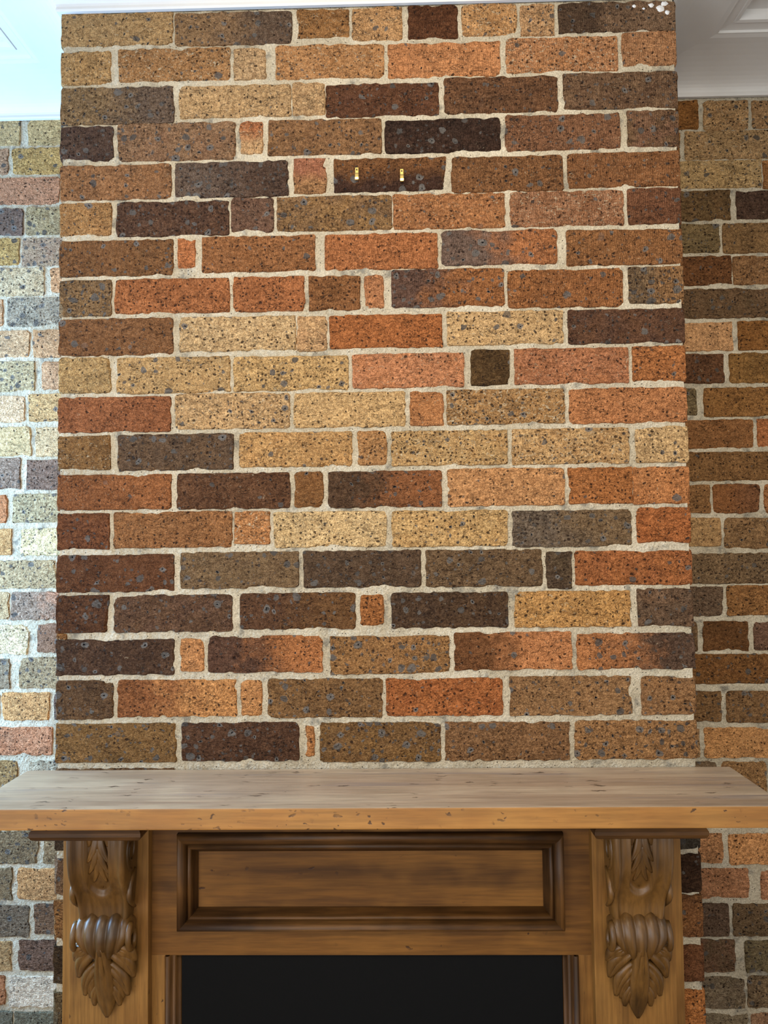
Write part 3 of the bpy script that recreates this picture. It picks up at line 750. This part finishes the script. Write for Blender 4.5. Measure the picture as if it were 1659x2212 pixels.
def window(name, label, yc, zb, hw, hh):
    win = bpy.data.objects.new(name, None); COL.objects.link(win); win.location = (-ROOM_X-0.05, yc, zb)
    tag(win, label, 'window', 'structure')
    for (p, q, c, d) in ((-hw, hw, 0, 0.05), (-hw, hw, hh-0.05, hh), (-hw, -hw+0.05, 0.05, hh-0.05), (hw-0.05, hw, 0.05, hh-0.05), (-hw+0.05, hw-0.05, hh/2-0.02, hh/2+0.02)):
        box('window_frame', -0.03, 0.03, p, q, c, d, M_PLASTER, win)
window('window_1', 'white framed side window lighting the alcove', -0.01, 0.99, 0.36, 1.34)
window('window_2', 'large white framed front window behind the viewer', -2.15, 0.58, 0.87, 1.74)

# cornice: one moulded profile run round alcoves and breast
prof = [(0.0, 0.0), (0.007, 0.0), (0.0085, 0.004), (0.0075, 0.010)]
for i in range(1, 13):
    t = i/12*math.pi/2
    prof.append((0.0075+0.142*(1-math.cos(t)), 0.010+0.0355*math.sin(t)))
prof += [(0.1500, 0.0455), (0.1600, 0.0470), (0.1635, 0.0470), (0.1650, 0.0520), (0.1860, 0.0535), (0.1880, 0.0515), (0.1960, 0.0525), (0.2000, 0.0620), (0.2030, 0.0740)]
path = [(-ROOM_X, D_LEFT), (-HALF, D_LEFT), (-HALF, 0.0), (HALF, 0.0), (HALF, D_RIGHT), (ROOM_X, D_RIGHT)]
def offset_path(p):
    # the room lies on the right hand side of the path's travel (towards -Y)
    lines = []
    for (x0, y0), (x1, y1) in zip(path, path[1:]):
        L = math.hypot(x1-x0, y1-y0); nx, ny = (y1-y0)/L, -(x1-x0)/L
        lines.append((nx, ny, nx*x0+ny*y0+p))
    out = []
    for i, (x, y) in enumerate(path):
        if i in (0, len(path)-1):
            nx, ny, c = lines[0] if i == 0 else lines[-1]
            out.append((x, y-p))
        else:
            a, b = lines[i-1], lines[i]
            det = a[0]*b[1]-a[1]*b[0]
            out.append(((a[2]*b[1]-a[1]*b[2])/det, (a[0]*b[2]-a[2]*b[0])/det))
    return out
V = []; Fc = []; n = len(prof)
grid = [offset_path(p) for p, h in prof]
for i in range(len(path)):
    for j in range(n): V.append((grid[j][i][0], grid[j][i][1], CORNICE_Z+prof[j][1]))
for i in range(len(path)-1):
    for j in range(n-1):
        a = i*n+j; Fc.append((a, a+1, a+n+1, a+n))
trim = link('trim_1', mesh('trim_1', V, Fc), M_PLASTER)
tag(trim, 'white plaster cove cornice running round the top of the brickwork', 'cornice', 'structure')

# white plaster splashed on the top corner brick
V = []; Fc = []
pr_ = random.Random(5)
for (x, z, r_) in ((0.598, 2.676, 0.011), (0.612, 2.668, 0.008), (0.580, 2.684, 0.008), (0.607, 2.686, 0.009), (0.546, 2.683, 0.006), (0.565, 2.677, 0.004)):
    n0 = len(V); V.append((x, -0.0024, z)); m_ = 11
    for q in range(m_):
        th = 2*math.pi*q/m_; rr = r_*(0.75+0.4*pr_.random())
        V.append((x+rr*math.cos(th), 0.0008, z+rr*math.sin(th)*0.8))
    for q in range(m_): Fc.append((n0, n0+1+(q+1) % m_, n0+1+q))
link('plaster_splash', mesh('plaster_splash', V, Fc), M_PLASTER, wall_front)

# ------------------------------------------------------------------ mantelpiece
SH_B, SH_T = 1.1245, 1.1600
mantel = bpy.data.objects.new('mantelpiece', None); COL.objects.link(mantel)
tag(mantel, 'antique brown timber mantelpiece with carved corbels against the brick chimney breast', 'mantelpiece')

shelf = box('shelf', -0.683, 0.689, -0.207, 0.0, SH_B, SH_T, M_EDGE, mantel, 0.0022, 2)
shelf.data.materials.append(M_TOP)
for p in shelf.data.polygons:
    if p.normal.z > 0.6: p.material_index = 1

def frame_board(name, x0, x1, z0, z1, hx0, hx1, hz0, hz1, yf, yb, mat):
    V = []; Fc = []
    xs = (x0, hx0, hx1, x1); zs = (z0, hz0, hz1, z1)
    for y in (yf, yb):
        for z in zs:
            for x in xs: V.append((x, y, z))
    for j in range(3):
        for i in range(3):
            if i == 1 and j == 1: continue
            a = j*4+i
            Fc.append((a, a+1, a+5, a+4)); Fc.append((16+a, 16+a+4, 16+a+5, 16+a+1))
    def wallq(a, b): Fc.append((a, 16+a, 16+b, b))
    for a, b in ((0, 1), (1, 2), (2, 3), (3, 7), (7, 11), (11, 15), (15, 14), (14, 13), (13, 12), (12, 8), (8, 4), (4, 0)): wallq(a, b)
    for a, b in ((5, 9), (9, 10), (10, 6), (6, 5)): wallq(a, b)
    bm = bmesh.new(); me = mesh(name, V, Fc); bm.from_mesh(me); bmesh.ops.recalc_face_normals(bm, faces=bm.faces[:]); bm.to_mesh(me); bm.free()
    return link(name, me, mat, mantel)
FX0, FX1, FZ0 = -0.428, 0.410, 0.8217
MX0, MX1, MZ0, MZ1 = -0.3745, 0.3565, 0.8715, 1.0505
PWD = 0.037
frame_board('frieze_board', FX0, FX1, FZ0, SH_B, MX0+0.02, MX1-0.02, MZ0+0.02, MZ1-0.02, -0.030, -0.004, M_WOOD_H)
box('frieze_panel', MX0+0.018, MX1-0.018, -0.024, -0.006, MZ0+0.018, MZ1-0.018, M_WOOD_H, mantel)
mp = [(0.0, 0.030), (0.0, 0.040), (0.002, 0.0455), (0.007, 0.0490), (0.013, 0.0490), (0.0175, 0.0455), (0.019, 0.0395),
      (0.021, 0.0385), (0.0225, 0.0425), (0.026, 0.0430), (0.0285, 0.0400), (0.031, 0.0345), (0.0345, 0.0300), (PWD, 0.0270), (PWD, 0.022)]
def moulding(side):
    V = []; Fc = []
    for s, o in mp:
        if side == 'top': a, b = (MX0+s, MZ1-s), (MX1-s, MZ1-s)
        elif side == 'bottom': a, b = (MX1-s, MZ0+s), (MX0+s, MZ0+s)
        elif side == 'left': a, b = (MX0+s, MZ0+s), (MX0+s, MZ1-s)
        else: a, b = (MX1-s, MZ1-s), (MX1-s, MZ0+s)
        g = 0.0003
        V.append((a[0], -o, a[1])); V.append((b[0], -o, b[1]))
    for j in range(len(mp)-1):
        Fc.append((2*j, 2*j+1, 2*j+3, 2*j+2))
    bm = bmesh.new(); me = mesh('moulding', V, Fc); bm.from_mesh(me)
    bmesh.ops.recalc_face_normals(bm, faces=bm.faces[:]); bm.to_mesh(me); bm.free()
    me.polygons.foreach_set('use_smooth', [True]*len(me.polygons))
    o = link('moulding', me, M_MOULD_H if side in ('top', 'bottom') else M_MOULD_V, mantel)
    md = o.modifiers.new('thickness', 'SOLIDIFY'); md.thickness = 0.0015; md.offset = -1
    return o
for s_ in ('top', 'bottom', 'left', 'right'): moulding(s_)

PIL = ((-0.5745, -0.4250, -0.5985), (0.4068, 0.5568, 0.5800))
for s, (p0, p1, outer) in zip((-1, 1), PIL):
    b0, b1 = (outer, p1+0.028) if s < 0 else (p0-0.028, outer)
    box('backing_board', b0, b1, -0.026, 0.0, 0.0, SH_B, M_WOOD_V, mantel, 0.0012)
    box('pilaster', p0, p1, -0.050, -0.024, 0.0, SH_B, M_WOOD_V, mantel, 0.0016)
    i0, i1 = ((-0.428, -0.3985) if s < 0 else (0.3810, 0.410))
    box('stile', i0, i1, -0.030, -0.003, 0.0, FZ0, M_WOOD_V, mantel, 0.0006)
    # stepped moulding round the opening
    pr = [(0.0, 0.024), (0.0, 0.034), (0.004, 0.0365), (0.009, 0.0345), (0.010, 0.030), (0.013, 0.0285), (0.0145, 0.031),
          (0.0185, 0.031), (0.020, 0.027), (0.021, 0.0235), (0.026, 0.022), (0.0285, 0.018), (0.0285, 0.010)]
    x0 = -0.3990 if s < 0 else 0.3815
    V = []; Fc = []
    for q, o_ in pr:
        V += [(x0-s*q, -o_, 0.0), (x0-s*q, -o_, FZ0)]
    for j in range(len(pr)-1): Fc.append((2*j, 2*j+1, 2*j+3, 2*j+2) if s > 0 else (2*j+1, 2*j, 2*j+2, 2*j+3))
    om = link('opening_moulding', mesh('opening_moulding', V, Fc, True), M_MOULD_V, mantel)
    md = om.modifiers.new('thickness', 'SOLIDIFY'); md.thickness = 0.0015; md.offset = -1

# caps over the corbels: a scotia above a rounded nosing, returned at both ends
CAPS = ((-0.5990, -0.4020), (0.3850, 0.5800))
cp_prof = [(0.128, SH_B), (0.128, 1.116), (0.138, 1.108), (0.148, 1.1055), (0.1525, 1.1035), (0.1555, 1.0985), (0.1555, 1.0925), (0.1530, 1.0870), (0.1480, 1.0838)]
for x0, x1 in CAPS:
    V = []; Fc = []; n = len(cp_prof)
    def ring(o, z):
        e = 0.1555-o                       # ends step in with the profile
        return [(x0+e, -0.024, z), (x0+e, -o, z), (x1-e, -o, z), (x1-e, -0.024, z)]
    for o, z in cp_prof: V += ring(o, z)
    for j in range(n-1):
        for i in range(4):
            a, b = j*4+i, j*4+(i+1) % 4
            Fc.append((a, a+4, b+4, b))
    Fc.append((0, 1, 2, 3)); Fc.append(((n-1)*4+3, (n-1)*4+2, (n-1)*4+1, (n-1)*4))
    bm = bmesh.new(); me = mesh('cap', V, Fc); bm.from_mesh(me); bmesh.ops.recalc_face_normals(bm, faces=bm.faces[:]); bm.to_mesh(me); bm.free()
    link('cap', me, M_MOULD_H, mantel)

# --- carved corbels
def petal(V, Fc, base, tip, width, o0, o1, arch=0.006, groove=0.35, bend=0.0, nu=8, nt=12, full=0.55, lift=0.0):
    """carved leaf lobe from base to tip (x, z); o0/o1 stand-off at base and tip"""
    bx_, bz = base; tx, tz = tip
    dx, dz = tx-bx_, tz-bz; L = math.hypot(dx, dz); ax, az = dx/L, dz/L; px, pz = -az, ax
    n0 = len(V)
    for j in range(nt+1):
        t = j/nt
        wdt = width*(math.sin(math.pi*min(1.0, (t*0.86+0.14))**(1.0/ (2*full)))**0.8)
        if t > 0.999: wdt = 0.0004
        for i in range(nu+1):
            u = -1+2*i/nu
            c = bend*math.sin(math.pi*t)
            x = bx_+dx*t+px*(u*wdt+c); z = bz+dz*t+pz*(u*wdt+c)
            rise = arch*(1-u*u)*math.sin(math.pi*min(1, 0.25+0.75*t))
            rise -= groove*arch*math.exp(-(u/0.22)**2)*(1-t*0.6)
            rise += 0.25*arch*math.cos(u*math.pi*3)*(1-t)
            o = o0+(o1-o0)*t+lift*math.sin(math.pi*t)+rise
            V.append((x, -max(o, 0.0006), z))
    W = nu+1
    for j in range(nt):
        for i in range(nu):
            a = n0+j*W+i; Fc.append((a, a+1, a+W+1, a+W))

def tube(V, Fc, pts, rad, n=8):
    n0 = len(V)
    for k, (p, r) in enumerate(zip(pts, rad)):
        a = Vector(pts[min(k+1, len(pts)-1)])-Vector(pts[max(k-1, 0)]); a.normalize()
        s = a.cross(Vector((1, 0, 0)) if abs(a.x) < 0.8 else Vector((0, 0, 1))); s.normalize(); t = a.cross(s)
        for i in range(n):
            th = 2*math.pi*i/n; V.append(tuple(Vector(p)+s*r*math.cos(th)+t*r*math.sin(th)))
    for k in range(len(pts)-1):
        for i in range(n):
            a = n0+k*n+i; b = n0+k*n+(i+1) % n; Fc.append((a, b, b+n, a+n))
    Fc.append([n0+i for i in reversed(range(n))]); Fc.append([n0+(len(pts)-1)*n+i for i in range(n)])

CB_TOP = 1.0845
def spline(pts, t):
    k = t*(len(pts)-1); i = min(int(k), len(pts)-2); f = k-i
    p = [pts[max(0, i-1)], pts[i], pts[i+1], pts[min(len(pts)-1, i+2)]]
    return tuple(0.5*(2*p[1][d]+(p[2][d]-p[0][d])*f+(2*p[0][d]-5*p[1][d]+4*p[2][d]-p[3][d])*f*f+(3*p[1][d]-p[0][d]-3*p[2][d]+p[3][d])*f**3) for d in range(2))
S_PROF = [(0.062, 0.0), (0.063, -0.028), (0.062, -0.055), (0.057, -0.082), (0.046, -0.106), (0.034, -0.126), (0.027, -0.146), (0.025, -0.166), (0.024, -0.176)]
def rib(u, v):
    a = abs(u); r = 0.0
    if a > 0.74: r += 0.0062*max(0.0, math.sin((a-0.74)/0.26*math.pi))**0.6 if a < 1 else 0
    if 0.40 < a <= 0.74: r += -0.0028*math.sin((a-0.40)/0.34*math.pi)
    if a <= 0.40:
        k = 1/(1+math.exp((v-0.60+0.10*(a/0.40)**2)*60))
        r += -0.0115*k+(1-k)*0.0020*(1-(a/0.40)**2)
    return r
def make_corbel(x, mirror):
    root_loc = (x, -0.050, CB_TOP)
    # body
    V = []; Fc = []; nu, nv = 44, 46; hw = 0.0535
    for j in range(nv+1):
        v = j/nv; o, z = spline(S_PROF, v)
        w = hw*(1-0.17*v*v)
        for i in range(nu+1):
            u = -1+2*i/nu
            V.append((u*w, -(o+rib(u, v)), z))
    W = nu+1
    for j in range(nv):
        for i in range(nu):
            a = j*W+i; Fc.append((a, a+W, a+W+1, a+1))
    nb = len(V)
    for j in range(nv+1):
        v = j/nv; o, z = spline(S_PROF, v); w = hw*(1-0.17*v*v)
        V += [(-w, 0.0, z), (w, 0.0, z)]
    for j in range(nv):
        Fc.append((j*W, nb+2*j, nb+2*j+2, (j+1)*W)); Fc.append((j*W+nu, (j+1)*W+nu, nb+2*j+3, nb+2*j+1))
    Fc.append(list(range(W))+[nb+1, nb]); Fc.append([nv*W+i for i in reversed(range(W))]+[nb+2*nv, nb+2*nv+1])
    body = link('corbel', mesh('corbel', V, Fc, True), M_CARVE, mantel, root_loc)
    # side volutes
    for s in (-1, 1):
        V = []; Fc = []
        pts = []; rad = []
        for k in range(34):
            t = k/33; th = -math.pi*0.5+t*3.4*math.pi; r = 0.0235*(1-0.78*t)
            pts.append((s*(hw-0.0005), -(0.034+r*0.95*math.cos(th)), -0.042+r*1.55*math.sin(th))); rad.append(0.0034*(1-0.5*t))
        tube(V, Fc, pts, rad, 7)
        pts = [(s*(hw-0.001), -(0.012+0.028*math.sin(math.pi*q/10)), -0.085-0.07*q/10) for q in range(11)]
        tube(V, Fc, pts, [0.003+0.0025*math.sin(math.pi*q/10) for q in range(11)], 7)
        link('side_volute', mesh('side_volute', V, Fc, True), M_CARVE, body)
    # leaf carved into the recessed upper panel
    V = []; Fc = []
    o = 0.0555
    def up_o(z):
        best = min((abs(spline(S_PROF, q/60)[1]-z), spline(S_PROF, q/60)[0]) for q in range(61)); return best[1]-0.0115
    petal(V, Fc, (0, -0.006), (0, -0.112), 0.0062, up_o(-0.006)+0.002, up_o(-0.112), 0.0055, 0.5, nt=16)
    for s in (-1, 1):
        petal(V, Fc, (s*0.004, -0.012), (s*0.0195, -0.058), 0.0068, up_o(-0.012)+0.001, up_o(-0.058)+0.003, 0.005, 0.6, bend=-s*0.004)
        petal(V, Fc, (s*0.003, -0.030), (s*0.0185, -0.080), 0.0058, up_o(-0.030)+0.001, up_o(-0.080)+0.002, 0.005, 0.6, bend=-s*0.004)
        petal(V, Fc, (s*0.002, -0.050), (s*0.0120, -0.098), 0.0050, up_o(-0.050), up_o(-0.098)+0.001, 0.0045, 0.6, bend=-s*0.003)
        petal(V, Fc, (s*0.016, -0.006), (s*0.0175, -0.030), 0.0060, up_o(-0.006), up_o(-0.030), 0.0035, 0.2)
    ul = link('upper_leaf', mesh('upper_leaf', V, Fc, True), M_CARVE, body)
    ul.modifiers.new('t', 'SOLIDIFY').thickness = 0.0015
    # fluted roll
    V = []; Fc = []; nu, nt = 64, 30; zc = -0.201
    for j in range(nt+1):
        t = j/nt; th = math.radians(112-t*196)
        spread = 0.0470+0.0080*math.sin(math.pi*min(1, t*1.25))-0.018*max(0, t-0.55)/0.45
        R = 0.0345*(1+0.25*max(0, t-0.6))
        for i in range(nu+1):
            u = -1+2*i/nu
            fl = 0.0060*(abs(math.cos(u*math.pi*2.5))**0.7-0.5)*min(1, t*5+0.25)
            shoulder = 1-0.34*abs(u)**3.2
            r = R*shoulder+fl
            V.append((u*spread, -max(0.0, 0.013+r*0.98*math.cos(th)), zc+r*1.12*math.sin(th)-0.006*t*(1-abs(u))))
    W = nu+1
    for j in range(nt):
        for i in range(nu):
            a = j*W+i; Fc.append((a, a+W, a+W+1, a+1))
    nb = len(V)
    for j in range(nt+1):
        for i in (0, nu):
            q = V[j*W+i]; V.append((q[0]*0.93, 0.0, q[2]))
    for j in range(nt):
        Fc.append((j*W, nb+2*j, nb+2*j+2, (j+1)*W)); Fc.append((j*W+nu, (j+1)*W+nu, nb+2*j+3, nb+2*j+1))
    # curled ends of the roll
    for s in (-1, 1):
        pts = []; rad = []
        for k in range(30):
            t = k/29; th = math.radians(80)-t*2.6*math.pi; r = 0.027*(1-0.72*t)
            pts.append((s*(0.050-0.010*t+0.006*math.sin(t*3)), -(0.022+r*0.8*math.cos(th)), zc-0.004+r*math.sin(th))); rad.append(0.0062*(1-0.45*t))
        tube(V, Fc, pts, rad, 8)
    link('fluted_roll', mesh('fluted_roll', V, Fc, True), M_CARVE, body)
    # acanthus drop
    V = []; Fc = []
    petal(V, Fc, (0, -0.215), (0, -0.358), 0.0190, 0.036, 0.006, 0.013, 0.40, nu=16, nt=24, full=0.34, lift=-0.005)
    for s in (-1, 1):
        petal(V, Fc, (s*0.030, -0.220), (s*0.0560, -0.250), 0.0105, 0.030, 0.016, 0.009, 0.6, bend=s*0.004, nu=12, nt=14)
        petal(V, Fc, (s*0.016, -0.226), (s*0.0515, -0.282), 0.0112, 0.027, 0.012, 0.011, 0.7, bend=s*0.008, nu=12, nt=16)
        petal(V, Fc, (s*0.010, -0.252), (s*0.0400, -0.316), 0.0090, 0.021, 0.010, 0.010, 0.7, bend=s*0.008, nu=12, nt=16)
        petal(V, Fc, (s*0.011, -0.270), (s*0.0300, -0.322), 0.0058, 0.018, 0.008, 0.008, 0.6, bend=s*0.005, nu=10, nt=14)
        petal(V, Fc, (s*0.008, -0.290), (s*0.0235, -0.336), 0.0062, 0.014, 0.007, 0.008, 0.7, bend=s*0.005, nu=10, nt=14)
    dl = link('acanthus_drop', mesh('acanthus_drop', V, Fc, True), M_CARVE, body)
    dl.modifiers.new('t', 'SOLIDIFY').thickness = 0.004
    return body
make_corbel(-0.4985, False)
make_corbel(0.4815, True)

# ------------------------------------------------------------------ black board closing the hearth
fb = box('fire_board', -0.3705, 0.3535, -0.022, -0.006, 0.0, FZ0, M_BLACK, None, 0.001)
tag(fb, 'flat matt black board closing the fireplace opening below the mantelpiece', 'fire board')

# ------------------------------------------------------------------ brass picture hooks
def picture_hook(x, ztop):
    e = bpy.data.objects.new('picture_hook', None); COL.objects.link(e); e.location = (x, 0.0, ztop-0.028)
    tag(e, 'small brass picture hook nailed to a dark brown brick', 'picture hook', group='brass picture hooks on one dark brick')
    box('back_plate', -0.0033, 0.0033, -0.0022, 0.001, 0.016, 0.028, M_BRASS, e, 0.0003)
    box('nail_head', -0.0013, 0.0013, -0.0042, -0.002, 0.0222, 0.0248, M_STEEL, e, 0.0006)
    V = []; Fc = []
    pr = [(-0.0022, 0.0165), (-0.0050, 0.0158), (-0.0066, 0.0120), (-0.0070, 0.0060), (-0.0066, 0.0015), (-0.0052, 0.0), (-0.0038, 0.0008), (-0.0033, 0.003), (-0.003, 0.010), (-0.0015, 0.016)]
    for y, z in pr: V += [(-0.0034, y, z), (0.0034, y, z)]
    n = len(pr)
    for j in range(n):
        k = (j+1) % n; Fc.append((2*j, 2*j+1, 2*k+1, 2*k))
    Fc.append([2*j for j in reversed(range(n))]); Fc.append([2*j+1 for j in range(n)])
    link('hook_strip', mesh('hook_strip', V, Fc), M_BRASS, e)
picture_hook(-0.0212, 2.3592)
picture_hook(0.0697, 2.3543)

# ------------------------------------------------------------------ added body for the unseen spot that washes the breast
lamp = bpy.data.objects.new('added_ceiling_spot', None); COL.objects.link(lamp); lamp.location = (LAMP.x, LAMP.y-0.03, CORNICE_Z+0.072)
tag(lamp, 'small white ceiling spotlight added to light the chimney breast evenly', 'lamp')
V = []; Fc = []; tube(V, Fc, [(0, 0, 0), (0, 0, -0.015), (0, 0, -0.05)], [0.045, 0.045, 0.012], 16)
link('rose', mesh('rose', V, Fc), M_PLASTER, lamp)
V = []; Fc = []; tube(V, Fc, [(0, -0.06, -0.035), (0, -0.05, -0.045), (0, 0.01, -0.095)], [0.03, 0.05, 0.05], 16)
link('lamp_housing', mesh('lamp_housing', V, Fc), M_PLASTER, lamp)
